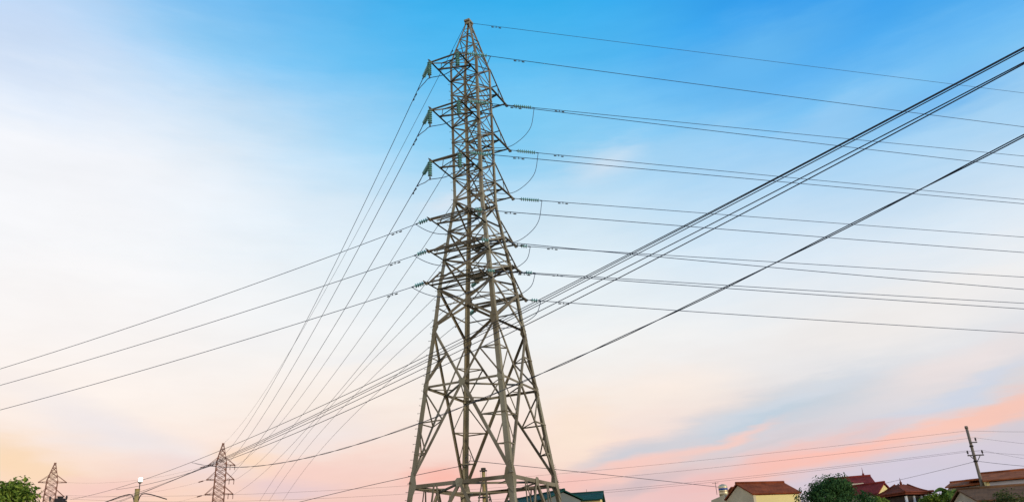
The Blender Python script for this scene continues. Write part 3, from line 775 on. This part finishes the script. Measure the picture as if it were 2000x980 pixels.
# ------------------------------------------------------------------ thick black cables crossing in front
def strand(path_px, label, r, hgt=(7.6, 7.7), off=0.0, r_pair=None, group='thick black cables', low=None):
    """cable from a point overhead on the right down to the left, through two places of the photograph"""
    (x0, y0), (x1, y1), (xm, ym), hA, dB = path_px
    ya, yb = y0, y1
    for _ in range(14):
        A = at_z(x0, ya, hA); B = at(x1, yb, dB); A2 = A + (A - B).normalized() * 2.5
        s = fit_sag(A2, B, xm, ym, -1.5, 6)
        q = y_at(A2, B, s, x0 - 2)
        if q is not None: ya += (y0 + 1 - q) * .8
        if low:
            q = y_at(A2, B, s, low[0])
            if q is not None: yb += (low[1] - q) * .6
    pts = curve(A2, B, s, 90); pts += [lerp(A2, B, t) - Zv * (4 * s * t * (1 - t)) for t in (1.03, 1.06, 1.1)]; mb = MB()
    if r_pair:
        L = (B - A2).length; d = (B - A2).normalized(); e1 = d.cross(Zv).normalized(); e2 = e1.cross(d)
        for ph in (0, math.pi):
            N_ = 420; q = []
            for i in range(N_ + 1):
                t = i / N_; c = lerp(A2, B, t) - Zv * (4 * s * t * (1 - t)); w = t * L * 1.5 + .9 * math.sin(t * 23)
                q.append(c + (e1 * math.cos(w + ph) + e2 * math.sin(w + ph)) * r_pair)
            mb.tube(q, r, 5)
    else: mb.tube(pts, r, 6)
    return tag(mb.build('overhead_cable', M['cable']), label, 'cable', group)
strand(((2000, 92.5), (174, 981), (1000, 612), 7.9, 50), 'uppermost black cable of the bundle, well above the others beside the small pylon', .0092, low=(320, 922))
strand(((2000, 94.5), (205, 981), (1000, 617), 7.8, 49), 'black cable second from the top of the bundle at the pylon legs', .0092, low=(440, 892))
strand(((2000, 98.5), (230, 975), (1000, 622), 7.7, 48), 'black cable third from the top of the bundle, close under the second', .0088, low=(440, 894))
strand(((2000, 122), (245, 976), (1000, 634), 7.5, 47), 'black cable fourth in the bundle, below the wide gap right of the pylon', .0092, low=(440, 896))
strand(((2000, 125), (262, 970), (1000, 648), 7.4, 46), 'lowest black cable of the straight bundle crossing the pylon', .0096, low=(440, 899))
strand(((2000, 265), (375, 925), (1060, 728), 6.6, 47), 'twisted pair of black cables hanging well below the bundle right of the pylon', .0085, r_pair=.012, low=(480, 911))

# ------------------------------------------------------------------ houses
def window(th, wall, c, ex, w, h, out, material='glass', sill=True):
    mb = MB(); mb.box(c + out * .03, w + .16, .06, h + .16, ex, out); fr = th.part(mb, 'window', M['trim'], wall)
    mb = MB(); mb.box(c + out * .055, w, .05, h, ex, out); th.part(mb, 'pane', M[material], wall)
    return fr
def gable_house(name, C0, C1, C2, eave, ridge_h, label, roofm, wallf, wallg, over=.35, cat='house', group='houses beyond the pylon', rt=.09, front_wall=True):
    """C0 near corner, C1 along the eaves, C2 along the gable"""
    C0, C1, C2 = [V3((p.x, p.y, 0)) for p in (C0, C1, C2)]
    ex = (C1 - C0); Lx = ex.length; ex.normalize(); ey = C2 - C0; ey = (ey - ex * ey.dot(ex)); Ly = ey.length; ey.normalize()
    if (C2 - C0).length > Ly * 1.02: Ly = (C2 - C0).length
    th = Thing(name, C0, label, cat, group)
    def g(x, y, z): return C0 + ex * x + ey * y + Zv * z
    e = eave; r_ = eave + ridge_h
    mb = MB(); mb.wallpoly([g(.2, 0, 0), g(Lx - .2, 0, 0), g(Lx - .2, 0, e - .02), g(.2, 0, e - .02)], .2, ey); wf = th.part(mb, 'wall', M[wallf])
    mb = MB(); mb.wallpoly([g(.2, Ly, 0), g(Lx - .2, Ly, 0), g(Lx - .2, Ly, e - .02), g(.2, Ly, e - .02)], .2, -ey); th.part(mb, 'wall', M[wallf])
    gw = []
    for x, inn in ((0, ex), (Lx, -ex)):
        mb = MB(); mb.wallpoly([g(x, 0, 0), g(x, Ly, 0), g(x, Ly, e), g(x, Ly / 2, r_ - .03), g(x, 0, e)], .2, inn); gw.append(th.part(mb, 'gable_wall', M[wallg]))
    sl = ridge_h / (Ly / 2); up = .16
    mb = MB()
    o2 = over
    mb.slab([g(-o2, -over, e - sl * over + up), g(Lx + o2, -over, e - sl * over + up), g(Lx + o2, Ly / 2, r_ + up), g(-o2, Ly / 2, r_ + up)], rt)
    mb.slab([g(-o2, Ly + over, e - sl * over + up), g(Lx + o2, Ly + over, e - sl * over + up), g(Lx + o2, Ly / 2 + .002, r_ + up), g(-o2, Ly / 2 + .002, r_ + up)], rt)
    rf = th.part(mb, 'roof', M[roofm])
    mb = MB(); mb.tube([g(-o2 - .02, Ly / 2, r_ + up + .02), g(Lx + o2 + .02, Ly / 2, r_ + up + .02)], .1, 8); th.part(mb, 'ridge_cap', M[roofm], rf)
    return th, g, Lx, Ly, wf, gw, rf
# A: yellow house with the water tank
zE = at(1471, 966, 62).z
C0 = at(1471, 966, 62); C1 = at_z(1562, 963.5, zE)
_e = V3((C1.x - C0.x, C1.y - C0.y, 0)).normalized(); _p = V3((-_e.y, _e.x, 0)); _w = 1.0
while pix(C0 + _p * _w)[0] > 1419 and _w < 12: _w += .05
C2 = C0 + _p * _w
rid = z_under(1441, 943, C0 + _p * _w / 2) - zE - .16
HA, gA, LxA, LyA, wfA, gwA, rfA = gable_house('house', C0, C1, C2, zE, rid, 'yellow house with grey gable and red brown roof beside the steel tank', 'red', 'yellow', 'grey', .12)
exA = (gA(1, 0, 0) - gA(0, 0, 0)); eyA = (gA(0, 1, 0) - gA(0, 0, 0))
for x in (.25, .75): window(HA, wfA, gA(LxA * x, 0, zE - 2.1), exA, 1.1, 1.3, -eyA)
window(HA, gwA[0], gA(0, LyA * .5, zE - 2.4), eyA, .9, 1.1, -exA)
# annex with sloping parapet
mb = MB(); a0 = gA(.3, LyA + .05, 0)
zA = z_under(1402, 970.5, gA(0, LyA + 1.0, 0))
mb.wallpoly([gA(-.05, LyA + .05, 0), gA(-.05, LyA + 2.3, 0), gA(-.05, LyA + 2.3, zA - .1), gA(-.05, LyA + .05, zA + .1)], 3.2, exA); an = HA.part(mb, 'annex', M['grey'])
mb = MB(); mb.slab([gA(.9, LyA + 2.45, zA + .0), gA(3.2, LyA + 2.45, zA + .0), gA(3.2, LyA + .5, zA + .75), gA(.9, LyA + .5, zA + .75)], .12); HA.part(mb, 'annex_roof', M['red'], an)
# tank
tk = gA(.35, LyA + .8, 0)
pt_ = at(1414.5, 969, tk.y); tk = V3((pt_.x, pt_.y, 0)); tz = pt_.z
TK = Thing('water_tank', tk + Zv * tz, 'shiny steel water tank with a blue band on the roof of the yellow house', 'water tank')
mb = MB(); rr = .36; mb.lathe(tk + Zv * tz, Zv, [(0, rr * .9), (.03, rr), (.2, rr), (.22, rr * 1.03), (.24, rr), (.42, rr), (.44, rr * 1.03), (.46, rr), (.66, rr), (.68, rr * 1.03), (.70, rr), (.80, rr), (.9, rr * .8), (.95, rr * .35), (.97, .12)], 24); TK.part(mb, 'tank_body', M['tank'])
mb = MB(); mb.lathe(tk + Zv * (tz + .49), Zv, [(0, rr * 1.015), (.14, rr * 1.015)], 24); TK.part(mb, 'band', M['band'])
mb = MB()
for q in range(4): 
    c = tk + V3((math.cos(q * 1.571 + .7), math.sin(q * 1.571 + .7), 0)) * rr * .75; mb.bar(c + Zv * (tz - .45), c + Zv * (tz + .02), .05)
TK.part(mb, 'tank_stand', M['darkmetal'])
mb = MB(); mb.tube([gA(.4, LyA + 2.0, zA + .3), gA(.4, LyA + 2.0, zA + 1.3)], .02, 5); mb.tube([gA(.1, LyA + 2.0, zA + 1.2), gA(.7, LyA + 2.0, zA + 1.25)], .015, 5); HA.part(mb, 'antenna', M['darkmetal'])

# B: big maroon roof behind the round tree
def D(name, p0, x1, Y0, depth, ridge_px, az_, label, roofm, wallf, wallg, over=.2):
    """house whose eaves start at p0 and run right to the column x1, its gable pointing back at azimuth az_"""
    c0 = at(p0[0], p0[1], Y0); a_ = R(az_); ex = V3((math.cos(a_), -math.sin(a_), 0)); ey = V3((math.sin(a_), math.cos(a_), 0))
    L_ = .5
    while pix(c0 + ex * L_)[0] < x1 and L_ < 30: L_ += .05
    zr = z_under(ridge_px[0], ridge_px[1], c0 + ey * depth / 2)
    return gable_house(name, c0, c0 + ex * L_, c0 + ey * depth, c0.z, max(.4, zr - c0.z - .16), label, roofm, wallf, wallg, over)
HB, gB, LxB, LyB, wfB, gwB, rfB = D('house', (1640, 967), 1713, 78, 9, (1656, 931.3), 14, 'large house under a broad maroon roof, behind the round dark tree', 'maroon', 'beige', 'beige', .4)
zB = gB(0, 0, 0).z + at(1640, 967, 78).z
exB = gB(1, 0, 0) - gB(0, 0, 0); eyB = gB(0, 1, 0) - gB(0, 0, 0)
mb = MB(); _rb = z_under(1656, 931.3, gB(0, LyB / 2, 0)) - .16 - zB; a_, b_ = gB(LxB * .38, LyB * .24, zB + _rb * .48 + .2), gB(LxB * .78, LyB * .24, zB + _rb * .48 + .2); mb.bar(a_, b_, .3, .16); HB.part(mb, 'skylight', M['trim'], rfB)
for x in (.12, .35, .6): window(HB, wfB, gB(LxB * x, 0, zB - 1.7), exB, 1.2, 1.4, -eyB)
mb = MB(); tp = gB(LxB * .93, LyB * .5, zB + _rb + .2); mb.tube([tp, tp + Zv * .8], .05, 6, .012); mb.lathe(tp, Zv, [(0, .1), (.2, .12), (.25, .05)], 8); HB.part(mb, 'finial', M['maroon'], rfB)
# its cross wing with a sunlit yellow gable
w0 = at(1714, 964, 75.5); zW = w0.z
C0 = V3((w0.x, w0.y, 0)); a_ = R(38); wg = V3((math.cos(a_), math.sin(a_), 0)); back = V3((-wg.y, wg.x, 0)); _w = .5
while pix(w0 + wg * _w)[0] < 1745 and _w < 9: _w += .05
zr = z_under(1729, 940.5, C0 + wg * _w / 2)
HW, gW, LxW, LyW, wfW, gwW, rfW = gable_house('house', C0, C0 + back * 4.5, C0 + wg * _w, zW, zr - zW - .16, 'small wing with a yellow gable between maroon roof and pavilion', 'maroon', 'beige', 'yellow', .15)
# C: pavilion
apx = at(1760, 946, 70); zAp = apx.z
e0 = at_z(1719, 970.5, zAp - 1.55); e1 = at_z(1801, 965.5, zAp - 1.45)
pc = V3((apx.x, apx.y, 0)); zC = z_under(1722, 969.5, pc); hw = (V3((e1.x, e1.y, 0)) - V3((e0.x, e0.y, 0))).length / 2 * .82
PV = Thing('pavilion', pc, 'small open pavilion with a curved dark red hip roof and spike, beside the palm', 'pavilion')
rotp = R(25); pex = V3((math.cos(rotp), math.sin(rotp), 0)); pey = V3((-math.sin(rotp), math.cos(rotp), 0))
mb = MB(); prof = [(0, 1.0, .0), (.28, .72, .0), (.62, .42, .0), (1.0, .16, 0)]
rings = []
hh = zAp - zC
for t, w_, _ in [(0, 1.06, 0), (.16, .84, 0), (.36, .60, 0), (.62, .36, 0), (1.0, .10, 0)]:
    rl = 1.0 if t == 0 else 1.0
    rings.append([pc + pex * (sx_ * (hw * w_ + .35 * min(1, t * 1.6))) + pey * (sy_ * hw * w_) + Zv * (zC + hh * t + (.12 if t == 0 else 0)) for sx_, sy_ in ((-1, -1), (1, -1), (1, 1), (-1, 1))])
for a, b in zip(rings, rings[1:]):
    for i in range(4):
        j = (i + 1) % 4; mb.slab([a[i], a[j], b[j], b[i]], .08)
mb.slab(rings[-1], .06)
prf = PV.part(mb, 'roof', M['pav'])
mb = MB(); mb.box(pc + Zv * (zC - .05), hw * 2.02, hw * 2.02, .13, pex, pey); PV.part(mb, 'eaves_board', M['pav'], prf)
mb = MB(); mb.lathe(pc + Zv * (zAp - .05), Zv, [(0, .16), (.15, .09), (.22, .13), (.3, .05), (.62, .012)], 8); PV.part(mb, 'finial', M['pav'], prf)
mb = MB()
for i in range(4): mb.tube([lerp(rings[q][i], rings[q][i], 0) + Zv * .03 for q in range(5)], .07, 6)
PV.part(mb, 'hip_ridge', M['pav'], prf)
for sx_ in (-1, -.33, .33, 1):
    for sy_ in (-1, 1):
        mb = MB(); b_ = pc + pex * sx_ * hw * .84 + pey * sy_ * hw * .84; mb.tube([b_, b_ + Zv * (zC - .22)], .13, 8, .11); PV.part(mb, 'post', M['white'])
mb = MB(); mb.box(pc + Zv * (zC / 2 - .08), hw * 1.62, hw * 1.62, zC - .2, pex, pey); PV.part(mb, 'shade_box', M['dark'])  # dark box filling the open pavilion, standing in for the shade under its roof
mb = MB(); mb.box(pc + Zv * .15, hw * 2.1, hw * 2.1, .3, pex, pey); PV.part(mb, 'plinth', M['foot'])
# D: long red roofs at the right edge
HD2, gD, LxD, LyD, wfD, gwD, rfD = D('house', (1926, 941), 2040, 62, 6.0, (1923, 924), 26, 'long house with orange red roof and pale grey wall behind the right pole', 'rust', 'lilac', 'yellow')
HD1, gD1, Lx1, Ly1, wf1, gw1, rf1 = D('house', (1851, 953.5), 1912, 66, 4.6, (1856, 942), 38, 'low house with a stepped red roof left of the right pole', 'rust', 'beige', 'beige', .15)
mb = MB(); a_ = gD1(Lx1 * .72, Ly1 * .5, 0); zt = z_under(1896, 935, a_); _z1 = at(1851, 953.5, 66).z
mb.slab([gD1(Lx1 * .6, Ly1 * .02, _z1 + .55), gD1(Lx1 * 1.05, Ly1 * .02, _z1 + .55), gD1(Lx1 * 1.05, Ly1 * .52, zt), gD1(Lx1 * .6, Ly1 * .52, zt)], .15); HD1.part(mb, 'raised_roof', M['rust'], rf1)
HD3, gD3, Lx3, Ly3, wf3, gw3, rf3 = D('house', (1912, 980), 2050, 54, 5.5, (1884, 954), 8, 'old house with brown tiled roof and beige gable at the right pole', 'brown', 'beige', 'beige', .15)
window(HD3, gw3[0], gD3(0, Ly3 * .55, at(1912, 980, 54).z - .1), gD3(0, 1, 0) - gD3(0, 0, 0), .5, .7, gD3(-1, 0, 0) - gD3(0, 0, 0))
# E, F: green-roofed houses behind the foot of the pylon
gR = at(1134, 976, 66); zE_ = gR.z; gL = at_z(1066, 975.5, zE_)
C0 = V3((gL.x, gL.y, 0)); C2 = V3((gR.x, gR.y, 0)); gw_w = C2 - C0
exq = V3((-gw_w.y, gw_w.x, 0)).normalized()
zr = z_under(1099, 956, (C0 + C2) / 2)
HE, gE, LxE, LyE, wfE, gwE, rfE = gable_house('house', C0, C0 + exq * 8, C2, zE_, zr - zE_ - .16, 'teal roofed house with grey green gable behind the right pylon foot', 'teal', 'teal_wall', 'teal_wall', .2)
window(HE, wfE, gE(1.3, 0, zE_ - .5), gE(1, 0, 0) - gE(0, 0, 0), .8, .36, gE(0, -1, 0) - gE(0, 0, 0), 'litwin')
HF, gF, LxF, LyF, wfF, gwF, rfF = D('house', (1112, 979), 1171, 82, 5.5, (1113, 964), 8, 'small teal roofed house with a bright yellow wall right of the pylon', 'teal', 'yellow', 'yellow', .3)
for x in (.3, .7): window(HF, wfF, gF(LxF * x, 0, at(1112, 979, 82).z - 1.8), gF(1, 0, 0) - gF(0, 0, 0), 1.0, 1.2, gF(0, -1, 0) - gF(0, 0, 0))
mb = MB(); tp = at(1146, 963, gF(LxF * .6, LyF * .5, 0).y); mb.tube([tp - Zv * .3, tp + Zv * .45], .04, 6, .012); mb.tube([tp + Zv * .1 - V3((.25, 0, 0)), tp + Zv * .1 + V3((.25, 0, 0))], .015, 5); HF.part(mb, 'antenna', M['darkmetal'], rfF)

# ------------------------------------------------------------------ trees
def leaf_cloud(mb, clumps, per, size, rng, droop=.2):
    for c, r in clumps:
        for _ in range(per):
            d = V3((rng.gauss(0, 1), rng.gauss(0, 1), rng.gauss(0, .85)))
            d.normalize(); p = c + d * r * (rng.random() ** .45) * V3((1, 1, 1)).x
            s = size * rng.uniform(.6, 1.35)
            n = (d + V3((rng.gauss(0, .6), rng.gauss(0, .6), rng.gauss(.35, .5)))).normalized()
            e1 = n.orthogonal().normalized(); e1 = (Matrix.Rotation(rng.uniform(0, 6.28), 3, n) @ e1); e2 = n.cross(e1)
            mb.add([p - e1 * s, p - e2 * s * .42 + n * s * .08, p + e1 * s - Zv * s * droop, p + e2 * s * .42 + n * s * .08], [[0, 1, 2, 3]])
def tree(name, base, H, spread, label, leafm, seed, nclump=26, per=110, size=.16, crown_lo=.38, flat=1.0, cat='tree'):
    rng = random.Random(seed); base = V3((base.x, base.y, 0))
    th = Thing(name, base, label, cat, 'trees among the houses')
    mb = MB(); pts = [base + V3((rng.uniform(-.1, .1) * i, rng.uniform(-.1, .1) * i, H * .62 * i / 6)) for i in range(7)]
    mb.tube(pts, max(.09, H * .026), 9, H * .012)
    cl = []; cz = H * (1 + crown_lo) / 2; rz = H * (1 - crown_lo) / 2
    for i in range(nclump):
        a = rng.uniform(0, 6.28); e = rng.uniform(-1, 1); q = math.sqrt(max(0, 1 - e * e * .9)) * rng.uniform(.45, .95)
        c = base + V3((math.cos(a) * spread * q, math.sin(a) * spread * q, cz + e * rz * .82 * flat))
        cl.append((c, rng.uniform(.20, .36) * spread))
        if i % 3 == 0: mb.tube([pts[4 + i % 3], lerp(pts[5], c, .55) + Zv * .1, c], .05, 6, .015)
    th.part(mb, 'trunk', M['trunk'])
    mb = MB(); leaf_cloud(mb, cl, per, size, rng)
    th.part(mb, 'crown', M[leafm]); return th
def tree_at(name, px, py, Y, spread, label, leafm, seed, **k):
    t = at(px, py, Y); return tree(name, t, t.z, spread, label, leafm, seed, **k)
tree_at('broadleaf_tree', 32, 938, 26, 1.3, 'leafy green treetop in the lower left corner', 'leafA', 3, nclump=52, per=260, size=.075, crown_lo=.45)
tree_at('broadleaf_tree', -24, 946, 25, .8, 'leafy branch tips cut off by the left edge', 'leafA', 5, nclump=26, per=200, size=.075, crown_lo=.5)
tree_at('broadleaf_tree', 1622, 932, 52, 2.45, 'round dense dark green tree between yellow house and maroon roof', 'leafB', 8, nclump=90, per=300, size=.105, crown_lo=.2)
tree_at('broadleaf_tree', 1704, 966, 58, 1.5, 'low green bushy tree under the maroon roof', 'leafA', 12, nclump=34, per=220, size=.10, crown_lo=.2)
tree_at('broadleaf_tree', 1331, 975, 90, .9, 'tiny tree far off at the bottom edge left of the yellow house', 'leafB', 14, nclump=14, per=80, size=.13, crown_lo=.3)
tree_at('conifer', 1353, 970, 95, .35, 'thin grey-green treetop just left of the yellow house', 'leafB', 15, nclump=14, per=60, size=.12, crown_lo=.4)
tree_at('broadleaf_tree', 1812, 960, 60, 1.4, 'olive green tree right of the pavilion roof', 'leafA', 21, nclump=36, per=200, size=.10, crown_lo=.25)
tree_at('broadleaf_tree', 1850, 953, 62, 1.6, 'green tree behind the palm, under the stepped red roof', 'leafB', 22, nclump=40, per=220, size=.10, crown_lo=.25)
tree_at('broadleaf_tree', 1966, 958, 48, 1.7, 'brownish green tree in front of the old brown roof at the right edge', 'leafC', 23, nclump=34, per=110, size=.09, crown_lo=.3)
tree_at('broadleaf_tree', 1925, 970, 47, .9, 'low olive bush at the foot of the right pole', 'leafC', 25, nclump=26, per=150, size=.09, crown_lo=.2)
# palm
def palm(px, py, Y, label, seed):
    rng = random.Random(seed); t = at(px, py, Y); base = V3((t.x, t.y, 0)); H = t.z - .5
    th = Thing('palm_tree', base, label, 'palm', 'trees among the houses')
    mb = MB(); mb.tube([base + V3((.04 * i, 0, H * i / 7)) for i in range(8)], .17, 9, .11); th.part(mb, 'trunk', M['trunk'])
    c = base + V3((.28, 0, H))
    for i in range(26):
        a = i * 2.4; up = rng.uniform(.1, 1.15); L = rng.uniform(1.3, 1.9); mb = MB(); pts = []
        for j in range(9):
            q = j / 8; pts.append(c + V3((math.cos(a), math.sin(a), 0)) * L * q * math.cos(up * .7) + Zv * (L * up * q * .8 - L * .75 * q * q))
        mb.tube(pts, .022, 5, .006)
        sdv = V3((-math.sin(a), math.cos(a), 0))
        for j in range(1, 9):
            for f in (0, .33, .66):
                p = lerp(pts[j - 1], pts[j], f); l = .55 * (1 - abs(j / 8 - .45)); dd = (pts[j] - pts[j - 1]).normalized()
                for s_ in (-1, 1):
                    tipp = p + (sdv * s_ * .8 + dd * .6 - Zv * .35) * l
                    mb.add([p - dd * .05, p + dd * .05, tipp], [[0, 1, 2]])
        th.part(mb, 'frond', M['leafA'])
palm(1846, 951, 60, 'palm with arching fronds between pavilion and stepped red roof', 31)
